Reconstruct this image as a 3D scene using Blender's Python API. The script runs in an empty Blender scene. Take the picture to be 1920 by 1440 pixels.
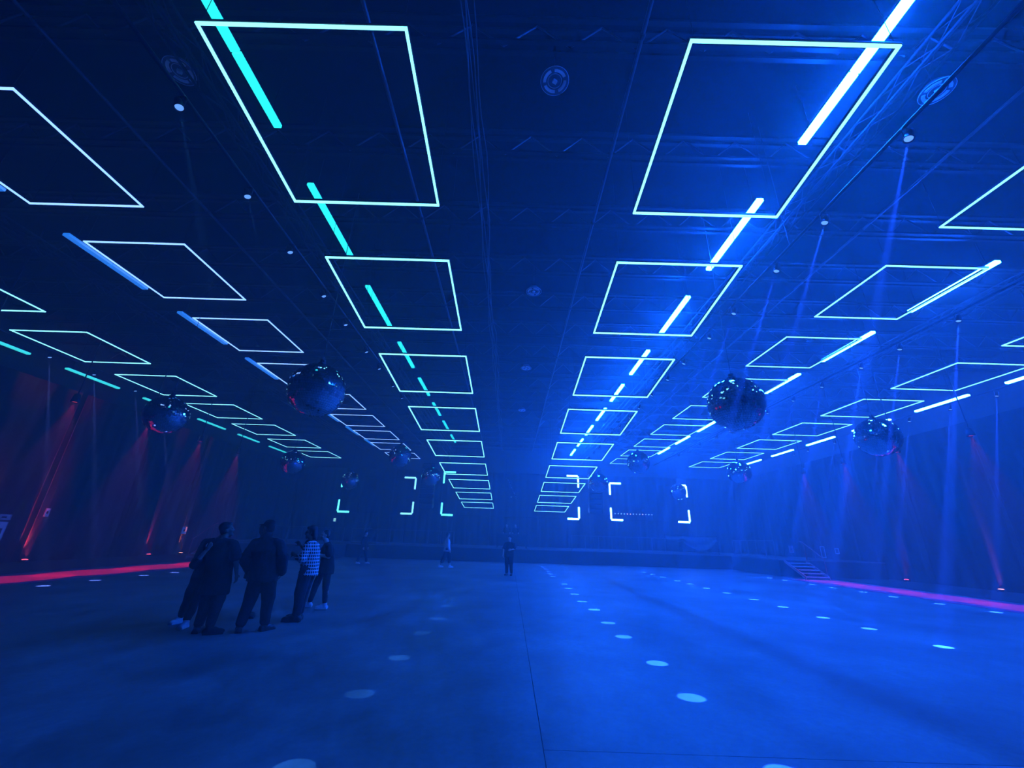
import bpy, bmesh, math, random
from mathutils import Vector, Matrix, noise
random.seed(7)
PI = math.pi
sc = bpy.context.scene
COL = sc.collection

# ------------------------------------------------------------------ camera
CAM = (0.0, 0.0, 1.6)
def cam_axes(p, r, y):
    f = Vector((math.sin(y)*math.cos(p), math.cos(y)*math.cos(p), math.sin(p)))
    r0 = Vector((math.cos(y), -math.sin(y), 0)); u0 = r0.cross(f)
    return math.cos(r)*r0+math.sin(r)*u0, -math.sin(r)*r0+math.cos(r)*u0, f
_r, _u, _f = cam_axes(math.radians(20.844), math.radians(1.822), math.radians(-0.28))
cd = bpy.data.cameras.new('camera'); cam = bpy.data.objects.new('camera', cd); COL.objects.link(cam)
cam.matrix_world = Matrix(((_r.x, _u.x, -_f.x, CAM[0]), (_r.y, _u.y, -_f.y, CAM[1]), (_r.z, _u.z, -_f.z, CAM[2]), (0, 0, 0, 1)))
cd.sensor_width = 36; cd.lens = 760/1920*36; cd.clip_end = 200; cd.clip_start = 0.05
sc.camera = cam

# ------------------------------------------------------------------ world: no daylight, theatrical haze fills the hall
HAZE = 0.0140
w = bpy.data.worlds.new('world'); sc.world = w; w.use_nodes = True
nt = w.node_tree; nt.nodes.clear()
wo = nt.nodes.new('ShaderNodeOutputWorld'); bg = nt.nodes.new('ShaderNodeBackground')
bg.inputs[0].default_value = (0, 0, 0, 1); nt.links.new(bg.outputs[0], wo.inputs[0])
vs = nt.nodes.new('ShaderNodeVolumeScatter'); vs.inputs['Color'].default_value = (1, 1, 1, 1)
vs.inputs['Density'].default_value = HAZE; vs.inputs['Anisotropy'].default_value = 0.2
nt.links.new(vs.outputs[0], wo.inputs['Volume'])
sc.view_settings.view_transform = 'Standard'; sc.view_settings.look = 'None'
sc.view_settings.exposure = 0.0; sc.view_settings.gamma = 1.0
try: sc.view_settings.use_curve_mapping = False
except Exception: pass
sc.cycles.use_denoising = True
sc.cycles.use_adaptive_sampling = True; sc.cycles.adaptive_threshold = .08; sc.cycles.adaptive_min_samples = 16
sc.cycles.light_sampling_threshold = .05; sc.cycles.caustics_reflective = False; sc.cycles.caustics_refractive = False
sc.cycles.max_bounces = 4; sc.cycles.diffuse_bounces = 2; sc.cycles.glossy_bounces = 3; sc.cycles.transmission_bounces = 2; sc.cycles.volume_bounces = 0
try: sc.cycles.denoiser = 'OPENIMAGEDENOISE'
except Exception: pass

# strengths of the lamps (linear RGB radiance)
E_STRONG = {'R1': (1.6, 57.0, 640.0), 'R2': (2.0, 38.0, 430.0), 'R3': (2.0, 15.0, 165.0)}   # overdriven blue battens, right half
E_CYAN   = (0.03, 1.25, 1.05)    # cyan-green battens, left
E_CYAN3  = (0.05, 1.0, 0.95)
E_BLUE   = (0.015, 0.20, 0.85)   # dim blue battens, second column from left
E_FRAME  = {'L3': (.50, 1.7, 1.9), 'L2': (.52, 1.05, 2.4), 'L1': (.50, 2.0, 2.2), 'R1': (.55, 2.1, 2.4), 'R2': (.50, 2.0, 2.6), 'R3': (.50, 2.0, 2.6)}
PIN_W = 200000.0
RED_W = 480.0
UP_W = 1300.0

# ------------------------------------------------------------------ helpers
def V(*a): return Vector(a)
MATS = {}
def mat(name, col, rough=0.7, metal=0.0, nscale=6.0, namt=0.25, spec=0.4, emis=None, bump=0.0, stretch=None):
    if name in MATS: return MATS[name]
    m = bpy.data.materials.new(name); m.use_nodes = True; MATS[name] = m
    t = m.node_tree; b = t.nodes['Principled BSDF']
    b.inputs['Roughness'].default_value = rough; b.inputs['Metallic'].default_value = metal
    b.inputs['Specular IOR Level'].default_value = spec
    tc = t.nodes.new('ShaderNodeTexCoord'); mp = t.nodes.new('ShaderNodeMapping')
    if stretch: mp.inputs['Scale'].default_value = stretch
    n = t.nodes.new('ShaderNodeTexNoise'); n.inputs['Scale'].default_value = nscale; n.inputs['Detail'].default_value = 5
    t.links.new(tc.outputs['Object'], mp.inputs[0]); t.links.new(mp.outputs[0], n.inputs['Vector'])
    r = t.nodes.new('ShaderNodeValToRGB')
    r.color_ramp.elements[0].position = 0.3; r.color_ramp.elements[1].position = 0.7
    lo = [max(0, c*(1-namt)) for c in col]; hi = [min(1, c*(1+namt)) for c in col]
    r.color_ramp.elements[0].color = (*lo, 1); r.color_ramp.elements[1].color = (*hi, 1)
    t.links.new(n.outputs['Fac'], r.inputs[0]); t.links.new(r.outputs[0], b.inputs['Base Color'])
    if bump:
        bp = t.nodes.new('ShaderNodeBump'); bp.inputs['Strength'].default_value = bump; bp.inputs['Distance'].default_value = 0.02
        t.links.new(n.outputs['Fac'], bp.inputs['Height']); t.links.new(bp.outputs[0], b.inputs['Normal'])
    return m
def emit(name, rgb, sample=True):
    if name in MATS: return MATS[name]
    m = bpy.data.materials.new(name); m.use_nodes = True; MATS[name] = m
    t = m.node_tree; b = t.nodes['Principled BSDF']
    k = max(rgb)
    b.inputs['Base Color'].default_value = (.6, .6, .6, 1); b.inputs['Roughness'].default_value = .4
    tc = t.nodes.new('ShaderNodeTexCoord'); n = t.nodes.new('ShaderNodeTexNoise'); n.inputs['Scale'].default_value = 3
    mr = t.nodes.new('ShaderNodeMapRange'); mr.inputs['To Min'].default_value = k*.93; mr.inputs['To Max'].default_value = k*1.07
    t.links.new(tc.outputs['Object'], n.inputs['Vector']); t.links.new(n.outputs['Fac'], mr.inputs['Value'])
    b.inputs['Emission Color'].default_value = (rgb[0]/k, rgb[1]/k, rgb[2]/k, 1)
    t.links.new(mr.outputs[0], b.inputs['Emission Strength'])
    if not sample:
        try: m.cycles.emission_sampling = 'NONE'
        except Exception: pass
    return m

def mesh_from(bm, name, m=None, smooth=False):
    me = bpy.data.meshes.new(name); bm.to_mesh(me); bm.free()
    if m: me.materials.append(m)
    if smooth:
        for p in me.polygons: p.use_smooth = True
    return me
def box(bm, c, s, rot=None):
    r = bmesh.ops.create_cube(bm, size=1.0)
    M = Matrix.Translation(c) @ (rot.to_4x4() if rot else Matrix()) @ Matrix.Diagonal((*s, 1))
    bmesh.ops.transform(bm, matrix=M, verts=r['verts']); return r['verts']
def rod(bm, a, b, r, r2=None, seg=8):
    a, b = Vector(a), Vector(b); d = b-a; L = d.length
    if L < 1e-6: return
    res = bmesh.ops.create_cone(bm, cap_ends=True, segments=seg, radius1=r, radius2=r if r2 is None else r2, depth=L)
    q = d.to_track_quat('Z', 'Y').to_matrix().to_4x4()
    bmesh.ops.transform(bm, matrix=Matrix.Translation((a+b)/2) @ q, verts=res['verts'])
def path(bm, pts, r, seg=6):
    """one continuous tube through pts"""
    pts = [Vector(p) for p in pts]; rings = []
    up = None
    for i, p in enumerate(pts):
        d = (pts[min(i+1, len(pts)-1)]-pts[max(i-1, 0)]).normalized()
        if up is None:
            up = d.orthogonal().normalized()
        up = (up-d*up.dot(d)).normalized(); sd = d.cross(up)
        rings.append([bm.verts.new(p+r*(math.cos(2*PI*k/seg)*up+math.sin(2*PI*k/seg)*sd)) for k in range(seg)])
    for i in range(len(rings)-1):
        for k in range(seg):
            bm.faces.new((rings[i][k], rings[i][(k+1) % seg], rings[i+1][(k+1) % seg], rings[i+1][k]))
    bm.faces.new(rings[0][::-1]); bm.faces.new(rings[-1])
def lathe(bm, prof, seg=32, cap=True):
    rings = []
    for (r, z) in prof:
        rings.append([bm.verts.new((r*math.cos(2*PI*k/seg), r*math.sin(2*PI*k/seg), z)) for k in range(seg)])
    for i in range(len(rings)-1):
        for k in range(seg):
            bm.faces.new((rings[i][k], rings[i][(k+1) % seg], rings[i+1][(k+1) % seg], rings[i+1][k]))
    if cap:
        bm.faces.new(rings[0][::-1]); bm.faces.new(rings[-1])
def link(name, me, parent=None, loc=(0, 0, 0), rot=(0, 0, 0)):
    o = bpy.data.objects.new(name, me); COL.objects.link(o); o.location = loc; o.rotation_euler = rot
    if parent: o.parent = parent
    return o
def tag(o, label, cat, group=None, kind=None):
    if label: o['label'] = label
    if cat: o['category'] = cat
    if group: o['group'] = group
    if kind: o['kind'] = kind
    return o
def thing(name, label, cat, loc=(0, 0, 0), rot=(0, 0, 0), group=None):
    o = bpy.data.objects.new(name, None); COL.objects.link(o); o.location = loc; o.rotation_euler = rot
    o.empty_display_size = .2
    return tag(o, label, cat, group)
def struct(name, bm, m, parent=None, smooth=False):
    o = link(name, mesh_from(bm, name, m, smooth), parent)
    if not parent: o['kind'] = 'structure'
    return o
ORD = ['first', 'second', 'third', 'fourth', 'fifth', 'sixth', 'seventh', 'eighth', 'ninth', 'tenth', 'eleventh', 'twelfth', 'thirteenth',
       'fourteenth', 'fifteenth', 'sixteenth', 'seventeenth', 'eighteenth', 'nineteenth', 'twentieth', 'twenty-first', 'twenty-second', 'twenty-third', 'twenty-fourth']

# ------------------------------------------------------------------ base materials
def concrete():
    m = bpy.data.materials.new('scuffed_concrete'); m.use_nodes = True
    t = m.node_tree; b = t.nodes['Principled BSDF']
    tc = t.nodes.new('ShaderNodeTexCoord')
    def nz(scale, det, stretch):
        mp = t.nodes.new('ShaderNodeMapping'); mp.inputs['Scale'].default_value = stretch
        mp.inputs['Rotation'].default_value = (0, 0, -.35)
        n = t.nodes.new('ShaderNodeTexNoise'); n.inputs['Scale'].default_value = scale; n.inputs['Detail'].default_value = det
        n.inputs['Roughness'].default_value = .62
        t.links.new(tc.outputs['Object'], mp.inputs[0]); t.links.new(mp.outputs[0], n.inputs['Vector']); return n
    a = nz(.45, 7, (1, 1, 1)); c = nz(1.6, 9, (.9, .42, 1)); e = nz(14, 4, (1, 1, 1))
    def ramp(n, p0, p1, v0, v1):
        r = t.nodes.new('ShaderNodeMapRange'); r.inputs['From Min'].default_value = p0; r.inputs['From Max'].default_value = p1
        r.inputs['To Min'].default_value = v0; r.inputs['To Max'].default_value = v1
        t.links.new(n.outputs['Fac'], r.inputs['Value']); return r
    ra = ramp(a, .3, .7, .62, 1.38); rc = ramp(c, .34, .72, .70, 1.42); re = ramp(e, .3, .7, .90, 1.10)
    m1 = t.nodes.new('ShaderNodeMath'); m1.operation = 'MULTIPLY'; m2 = t.nodes.new('ShaderNodeMath'); m2.operation = 'MULTIPLY'
    t.links.new(ra.outputs[0], m1.inputs[0]); t.links.new(rc.outputs[0], m1.inputs[1])
    t.links.new(m1.outputs[0], m2.inputs[0]); t.links.new(re.outputs[0], m2.inputs[1])
    m3 = t.nodes.new('ShaderNodeMath'); m3.operation = 'MULTIPLY'; m3.inputs[1].default_value = FLOOR_ALB
    t.links.new(m2.outputs[0], m3.inputs[0])
    t.links.new(m3.outputs[0], b.inputs['Base Color'])
    rr = ramp(c, .3, .7, .42, .6); t.links.new(rr.outputs[0], b.inputs['Roughness'])
    b.inputs['Specular IOR Level'].default_value = .5
    bp = t.nodes.new('ShaderNodeBump'); bp.inputs['Strength'].default_value = .12; bp.inputs['Distance'].default_value = .03
    t.links.new(c.outputs['Fac'], bp.inputs['Height']); t.links.new(bp.outputs[0], b.inputs['Normal'])
    return m
FLOOR_ALB = 0.155
M_CONC = concrete()
M_CARPET = mat('dark_carpet', (.035, .035, .04), .95, nscale=30, namt=.3, bump=.2)
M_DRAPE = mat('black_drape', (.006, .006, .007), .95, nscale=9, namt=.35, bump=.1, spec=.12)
M_DRAPE_LIT = mat('black_drape_lit', (.034, .030, .038), .9, nscale=9, namt=.35, bump=.1)  # black drape again, lightened: the lit left wall put into the colour
M_WALL = mat('black_wall', (.03, .03, .035), .9, nscale=4, namt=.3)
M_DECK = mat('dark_roof_deck', (.005, .005, .006), .9, nscale=3, namt=.35, spec=.1)
M_STEEL = mat('dark_painted_steel', (.016, .016, .018), .5, .1, nscale=8, namt=.3, spec=.2)
M_ALU = mat('dull_aluminium', (.30, .30, .32), .38, .85, nscale=12, namt=.2)
M_CABLE = mat('black_rubber_cable', (.05, .05, .055), .45, nscale=20, namt=.2, spec=.6)
M_BLACK = mat('matte_black_metal', (.018, .018, .02), .5, .2, nscale=15, namt=.3)
M_STAGE = mat('black_stage_skirt', (.025, .025, .03), .85, nscale=5, namt=.3)
M_STAGETOP = mat('dark_stage_deck', (.05, .05, .055), .6, nscale=5, namt=.3)
M_PALE = mat('pale_grey_paint', (.5, .5, .52), .6, nscale=10, namt=.15)
M_WHITE = mat('white_paper_sign', (.8, .8, .82), .7, nscale=10, namt=.05)
M_RUST = mat('red_painted_rail', (.45, .10, .10), .5, nscale=12, namt=.2)

# ------------------------------------------------------------------ room shell
XL, XR, YB, YF, ZC = -21.4, 22.6, 41.0, -9.0, 10.3
fl = bpy.data.objects.new('floor', None); COL.objects.link(fl); fl['kind'] = 'structure'
def slab(x0, x1, y0, y1):
    bm = bmesh.new(); vv = box(bm, ((x0+x1)/2, (y0+y1)/2, -.05), (x1-x0, y1-y0, .1))
    link('slab', mesh_from(bm, 'slab', M_CONC), fl)
g = .0028
slab(XL, .33-g, YF, YB+.5); slab(.33+g, XR, YF, 4.14-g); slab(.33+g, XR, 4.14+g, YB+.5)
bm = bmesh.new(); box(bm, ((XL+XR)/2, (YF+YB)/2, -.14), (XR-XL+.4, YB-YF+1, .08)); link('slab_bed', mesh_from(bm, 'slab_bed', M_CARPET), fl)
for nm, x0, x1 in (('left', XL+.05, -16.6), ('right', 18.0, XR-.05)):
    bm = bmesh.new(); box(bm, ((x0+x1)/2, (YF+YB)/2, .012), (x1-x0, YB-YF-.3, .024))
    struct('trim_1' if nm == 'left' else 'trim_2', bm, M_CARPET)
M_RED_BAND = mat('red_band_tint', (.80, .10, .20), .95, nscale=40, namt=.25, bump=.2)  # red light of the floor band strengthened by colour put into these strips
for (x0, x1, y1, lb) in ((-16.2, -13.7, 24.0, 'long strip of painted-in red light along the left side of the floor'), (14.95, 17.6, 23.8, 'long strip of painted-in red light along the right side of the floor')):
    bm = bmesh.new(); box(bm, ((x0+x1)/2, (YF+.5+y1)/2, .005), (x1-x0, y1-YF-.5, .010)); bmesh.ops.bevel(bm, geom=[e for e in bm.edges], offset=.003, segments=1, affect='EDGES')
    tag(link('red_light_strip', mesh_from(bm, 'red_light_strip', M_RED_BAND)), lb, 'floor strip')
bm = bmesh.new(); box(bm, (XL-.1, (YF+YB)/2, ZC/2), (.2, YB-YF+.4, ZC)); struct('wall_left', bm, M_WALL)
bm = bmesh.new(); box(bm, (XR+.1, (YF+YB)/2, ZC/2), (.2, YB-YF+.4, ZC)); struct('wall_right', bm, M_WALL)
bm = bmesh.new(); box(bm, ((XL+XR)/2, YB+.1, ZC/2), (XR-XL, .2, ZC)); struct('wall_back', bm, M_WALL)
bm = bmesh.new(); box(bm, ((XL+XR)/2, YF-.1, ZC/2), (XR-XL, .2, ZC)); struct('wall_front', bm, M_WALL)
bm = bmesh.new(); box(bm, ((XL+XR)/2, (YF+YB)/2, ZC+.1), (XR-XL+.4, YB-YF+.4, .2)); struct('ceiling', bm, M_DECK)

# drapes hung along the walls, soft vertical folds
def drape_mesh(wd, ht, seed, m):
    rnd = random.Random(seed); bm = bmesh.new()
    ph = [rnd.uniform(0, 6.28) for _ in range(5)]
    nx, nz = 90, 5
    grid = []
    for j in range(nz+1):
        row = []
        for i in range(nx+1):
            u = i/nx; z = ht*j/nz
            amp = .045*(1-.45*j/nz)
            y = amp*(math.sin(u*wd*9.0+ph[0]+.5*math.sin(u*5+ph[1]))+.5*math.sin(u*wd*4.1+ph[2]+j*.15)+.3*math.sin(u*wd*15+ph[3]))
            row.append(bm.verts.new((wd*(u-.5), y, z)))
        grid.append(row)
    for j in range(nz):
        for i in range(nx):
            bm.faces.new((grid[j][i], grid[j][i+1], grid[j+1][i+1], grid[j+1][i]))
    geom = bmesh.ops.solidify(bm, geom=bm.faces[:], thickness=.012)
    return mesh_from(bm, 'drape', m, True)
def hang_drapes(side, n, start, step, wd, fn, rz):
    mm = [drape_mesh(wd, 7.6, len(side)*3+k, M_DRAPE_LIT if side == 'left' else M_DRAPE) for k in range(2)]
    for k in range(n):
        o = link('drape', mm[k % 2], None, fn(start+k*step), (0, 0, rz))
        tag(o, f'black floor-length drape on the {side} wall, {ORD[k]} from the ' + ('camera' if side != 'back' else 'left'), 'curtain', f'black drapes on the {side} wall')
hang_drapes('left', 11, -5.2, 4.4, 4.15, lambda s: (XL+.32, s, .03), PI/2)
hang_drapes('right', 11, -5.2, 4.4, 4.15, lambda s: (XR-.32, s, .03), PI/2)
hang_drapes('back', 9, XL+2.9, 4.75, 4.6, lambda s: (s, YB-.4, .03), 0)

# roof joists running across the hall (bar joists with bent-rod web)
JL = XR-XL-.3
def joist_meshes():
    out = {}
    bm = bmesh.new()
    for dy in (-.085, .085): box(bm, (0, dy, 0), (JL, .07, .05))
    out['bottom_chord'] = mesh_from(bm, 'bottom_chord', M_STEEL)
    bm = bmesh.new()
    for dy in (-.09, .09): box(bm, (0, dy, .62), (JL, .08, .06))
    out['top_chord'] = mesh_from(bm, 'top_chord', M_STEEL)
    bm = bmesh.new(); pts = []; n = int(JL/.575)
    for i in range(n+1): pts.append((-JL/2+.2+i*.575 if i < n else JL/2-.2, 0, .03 if i % 2 == 0 else .60))
    path(bm, pts, .019, 6); out['web_rod'] = mesh_from(bm, 'web_rod', M_ALU_DK)
    return out
M_ALU_DK = mat('bare_steel_rod', (.06, .06, .07), .35, .6, nscale=14, namt=.2)
jm = joist_meshes()
for k in range(18):
    y = 2.35+k*2.12
    t = thing('roof_joist', f'dark open-web steel roof joist across the ceiling, {ORD[k]} from the camera', 'joist', ((XL+XR)/2, y, 9.52), group='roof joists')
    for nm, me in jm.items(): link(nm, me, t)

# long pipes / cable lines under the roof
def pipe_line(x, z, r, y0, y1, label):
    bm = bmesh.new(); rod(bm, (0, y0, 0), (0, y1, 0), r, seg=10)
    t = thing('ceiling_pipe', label, 'pipe', (x, 0, z))
    link('pipe', mesh_from(bm, 'pipe', M_ALU_DK), t)
    bm = bmesh.new(); cl = None
    lathe(bm, [(r*1.35, -.04), (r*1.5, -.02), (r*1.5, .02), (r*1.35, .04)], 10); cl = mesh_from(bm, 'coupling', M_STEEL)
    y = y0+2.0
    while y < y1-1:
        link('coupling', cl, t, (0, y, 0), (PI/2, 0, 0)); y += 4.24
pipe_line(1.95, 9.42, .035, 2.2, 38.5, 'long thin pipe under the roof right of the round speakers')
pipe_line(-2.55, 9.42, .035, 2.2, 38.5, 'long thin pipe under the roof above the frames left of centre')
pipe_line(-8.2, 9.42, .03, 2.2, 38.5, 'long thin pipe under the roof between the left columns of frames')
pipe_line(9.0, 9.42, .03, 2.2, 38.5, 'long thin pipe under the roof between the right columns of frames')

# cable bundle down the centre line
ct = thing('cable_bundle', 'loose bundle of black cables slung along the middle of the ceiling', 'cables', (-.9, 0, 9.3))
for q in range(5):
    bm = bmesh.new(); pts = []
    for i in range(75):
        y = 2.6+i*.48
        ph = (y % 2.12)/2.12
        sag = -.10*math.sin(PI*ph)*(1+.3*q)
        x = (q-2)*.045+.03*math.sin(y*1.7+q*2.1)+(.06*math.sin(y*.6+q) if q > 2 else 0)
        pts.append((x, y, sag+.03*q))
    path(bm, pts, .012+.003*(q % 2), 6)
    link('cable', mesh_from(bm, 'cable', M_CABLE, True), ct)

# ------------------------------------------------------------------ lighting trusses (box truss along the hall)
TR0, TR1 = 1.0, 39.0
def truss_meshes():
    out = []
    L = TR1-TR0; s = .145
    bm = bmesh.new(); rod(bm, (0, TR0, 0), (0, TR1, 0), .024, seg=8); out.append(('chord', mesh_from(bm, 'chord', M_TRUSS, True), [(-s, 0, -s), (s, 0, -s), (-s, 0, s), (s, 0, s)]))
    n = int(L/.5)
    for (ax, fx) in (('side', -s), ('side', s), ('flat', -s), ('flat', s)):
        bm = bmesh.new(); pts = []
        for i in range(n+1):
            y = TR0+i*.5; q = s if i % 2 else -s
            pts.append((fx, y, q) if ax == 'side' else (q, y, fx))
        path(bm, pts, .010, 5); out.append(('lacing', mesh_from(bm, 'lacing', M_TRUSS), [(0, 0, 0)]))
    return out
M_TRUSS = mat('black_truss_aluminium', (.04, .04, .046), .4, .4, nscale=14, namt=.2)
tm = truss_meshes()
TRX = {'right of the frames right of centre': 6.6, 'beside the outer frames on the right': 14.8,
       'left of the frames left of centre': -5.68, 'beside the outer frames on the left': -13.9}
for lab, x in TRX.items():
    t = thing('lighting_truss', f'long black box truss hung {lab}', 'truss', (x, 0, 9.12), group='lighting trusses')
    for nm, me, locs in tm:
        for l in locs: link(nm, me, t, l)

# ------------------------------------------------------------------ light frames
COLS = {  # x, first y, z at y=0, slope, pitch, count
 'L3': (-16.184, 8.566, 7.910, -.006, 4.02, 7, 'far-left column'),
 'L2': (-10.174, 4.807, 8.647, -.003, 3.97, 9, 'second column from the left'),
 'L1': (-2.835, 3.204, 7.917, -.099, 4.08, 9, 'column just left of centre'),
 'R1': (3.483, 3.280, 8.009, -.110, 3.925, 9, 'column just right of centre'),
 'R2': (11.087, 4.745, 8.578, .006, 4.102, 9, 'second column from the right'),
 'R3': (17.030, 8.999, 7.825, .004, 4.058, 7, 'far-right column')}
FW = 2.664; LT = .035
def box_mesh(name, s, m, bev=0.0):
    bm = bmesh.new(); box(bm, (0, 0, 0), s)
    if bev: bmesh.ops.bevel(bm, geom=bm.edges[:], offset=bev, segments=2, affect='EDGES')
    return mesh_from(bm, name, m)
for key, (x, y0, z0, s, pit, cnt, lab) in COLS.items():
    em = emit('frame_glow_'+key, E_FRAME[key], False)
    mx = box_mesh('light_line', (FW+LT, LT, LT*.8), em); my = box_mesh('light_line', (LT, FW-LT, LT*.8), em)
    bm = bmesh.new(); h = FW/2; zz = LT*.4+.021
    for sg in (-1, 1):
        box(bm, (0, sg*h, zz), (FW+LT+.02, LT+.02, .04)); box(bm, (sg*h, 0, zz), (LT+.02, FW-LT-.02, .04))
    hm = mesh_from(bm, 'housing', M_BLACK)
    tilt = math.atan(s)
    for k in range(cnt):
        yc = y0+k*pit+FW/2; zc = z0+s*yc
        t = thing('light_frame', f'thin glowing square frame, {ORD[k]} from the camera in the {lab}', 'light frame', (x, yc, zc), (tilt, 0, 0), f'square light frames, {lab}')
        link('light_line', mx, t, (0, -h, 0)); link('light_line', mx, t, (0, h, 0))
        link('light_line', my, t, (-h, 0, 0)); link('light_line', my, t, (h, 0, 0))
        link('housing', hm, t)
        bm = bmesh.new(); top = ZC-zc
        rod(bm, (0, 0, .05), (0, 0, top), .004, seg=5); wm = mesh_from(bm, 'hanging_wire', M_BLACK)
        for sx in (-1, 1):
            for sy in (-1, 1): link('hanging_wire', wm, t, (sx*h*.97, sy*h*.999, 0), (-tilt, 0, 0))

# ------------------------------------------------------------------ batten lights: two glowing bars end to end in a dark channel
def batten(x, y0, y1, z, m, lab, grp, wd=.13):
    L = y1-y0; t = thing('batten_light', lab, 'batten light', (x, (y0+y1)/2, z), group=grp)
    gap = .025; hl = L/2-gap/2
    me = bpy.data.meshes.get(f'tube_{m.name}_{L:.2f}_{wd}')
    if not me:
        bm = bmesh.new(); box(bm, (0, 0, 0), (wd, hl, .07)); me = mesh_from(bm, f'tube_{m.name}_{L:.2f}_{wd}', m)
    link('tube', me, t, (0, -(hl+gap)/2, 0)); link('tube', me, t, (0, (hl+gap)/2, 0))
    bm = bmesh.new(); box(bm, (0, 0, .062), (wd-.03, L-.02, .05)); link('channel', mesh_from(bm, 'channel', M_BLACK), t)
    bm = bmesh.new(); rod(bm, (0, 0, .08), (0, 0, ZC-z), .006, seg=5); wm = mesh_from(bm, 'hanging_wire', M_BLACK)
    for sy in (-.4, .4): link('hanging_wire', wm, t, (0, sy*L, 0))
eS1, eS2, eS3 = [emit('batten_blue_white_'+k, E_STRONG[k]) for k in ('R1', 'R2', 'R3')]
eC, eC3, eB = emit('batten_cyan', E_CYAN, False), emit('batten_sea_green', E_CYAN3, False), emit('batten_dim_blue', E_BLUE, False)
for k in range(8):
    y = 3.04+k*3.99
    batten(-4.77, y, y+2.62, 9.0, eC, f'cyan batten light, {ORD[k]} from the camera in the row left of centre', 'cyan battens left of centre', .14)
for k in range(9):
    y = 3.13+k*3.985
    batten(5.5, y, y+2.58, 9.0, eS1, f'dazzling blue-white batten light, {ORD[k]} from the camera in the row right of centre', 'blue-white battens right of centre', .14)
for k in range(8):
    y = 4.62+k*3.86
    batten(-11.68, y, y+2.45, 8.6, eB, f'dim blue batten light, {ORD[k]} from the camera, second row from the left', 'dim blue battens', .17)
for k in range(7):
    y = 8.69+k*3.89
    batten(12.57, y, y+2.5, 8.75, eS2, f'dazzling blue-white batten light, {ORD[k]} from the camera, second row from the right', 'blue-white battens second from right', .14)
for k in range(6):
    y = 12.3+k*3.97
    batten(-19.36, y, y+2.5, 7.9, eC3, f'sea-green batten light, {ORD[k]} from the camera in the far-left row', 'sea-green battens', .15)
for k in range(6):
    y = 12.4+k*3.82
    batten(19.42, y, y+2.4, 7.9, eS3, f'dazzling blue-white batten light, {ORD[k]} from the camera in the far-right row', 'blue-white battens far right', .14)
# ------------------------------------------------------------------ mirror balls
BR = .60
M_MIRROR = mat('mirror_tile', (.72, .74, .78), .03, 1.0, nscale=3, namt=.12)
def ball_meshes():
    rnd = random.Random(3)
    bm = bmesh.new(); s = .052; nlat = int(PI*BR/s)
    for i in range(nlat):
        la0 = -PI/2+PI*i/nlat; la1 = -PI/2+PI*(i+1)/nlat; lm = (la0+la1)/2
        n = max(3, int(2*PI*BR*math.cos(lm)/s)); off = rnd.random()*6.28
        for k in range(n):
            a0 = off+2*PI*k/n; a1 = off+2*PI*(k+.93)/n
            l0 = la0; l1 = la0+(la1-la0)*.93
            P = [Vector((BR*math.cos(l)*math.cos(a), BR*math.cos(l)*math.sin(a), BR*math.sin(l))) for l, a in ((l0, a0), (l0, a1), (l1, a1), (l1, a0))]
            c = sum(P, Vector())/4; nrm = c.normalized()
            ax = Vector((rnd.gauss(0, 1), rnd.gauss(0, 1), rnd.gauss(0, 1))).normalized()
            R = Matrix.Rotation(rnd.gauss(0, .07), 3, ax)
            bm.faces.new([bm.verts.new(c+R @ (p-c)) for p in P])
    tiles = mesh_from(bm, 'mirror_tiles', M_MIRROR)
    bm = bmesh.new(); bmesh.ops.create_uvsphere(bm, u_segments=32, v_segments=20, radius=BR-.012)
    core = mesh_from(bm, 'core', M_BLACK, True)
    bm = bmesh.new(); lathe(bm, [(.10, BR-.02), (.10, BR+.03), (.06, BR+.06), (.06, BR+.12), (.02, BR+.14)], 20)
    cap = mesh_from(bm, 'motor_cap', M_BLACK)
    return tiles, core, cap
bt, bc, bcap = ball_meshes()
BALLS = [((-4.39, 8.54, 4.57), 'large dark mirror ball hanging nearest on the left of centre'),
         ((5.05, 8.73, 4.61), 'large dark mirror ball hanging nearest on the right of centre'),
         ((-11.0, 12.45, 4.94), 'mirror ball hanging at the left edge above the red floor band'),
         ((11.58, 12.54, 4.94), 'mirror ball hanging under the far-right column of light frames'),
         ((-11.36, 21.2, 4.95), 'mirror ball beside the end of the sea-green batten row'),
         ((-6.09, 22.1, 5.61), 'mirror ball at the far end of the dim blue batten row'),
         ((6.85, 21.92, 5.64), 'dark mirror ball at the far end of the blue-white row, right of centre'),
         ((12.31, 22.08, 5.29), 'mirror ball at the far end of the far-right batten row'),
         ((-11.15, 28.78, 5.02), 'small far mirror ball over the left stage light rectangle'),
         ((12.80, 31.85, 5.32), 'small far mirror ball over the right stage light rectangle'),
         ((-5.12, 26.33, 5.15), 'far mirror ball in front of the left speaker array'),
         ((5.61, 26.49, 5.10), 'far mirror ball in front of the right speaker array')]
for (p, lab) in BALLS:
    t = thing('mirror_ball', lab, 'mirror ball', p, (0, 0, random.uniform(0, 6)), 'mirror balls')
    link('mirror_tiles', bt, t)['kind'] = 'stuff'
    link('core', bc, t); link('motor_cap', bcap, t)
    bm = bmesh.new(); rod(bm, (0, 0, BR+.13), (0, 0, ZC-p[2]), .008, seg=6); link('hanging_cable', mesh_from(bm, 'hanging_cable', M_CABLE), t)

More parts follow.
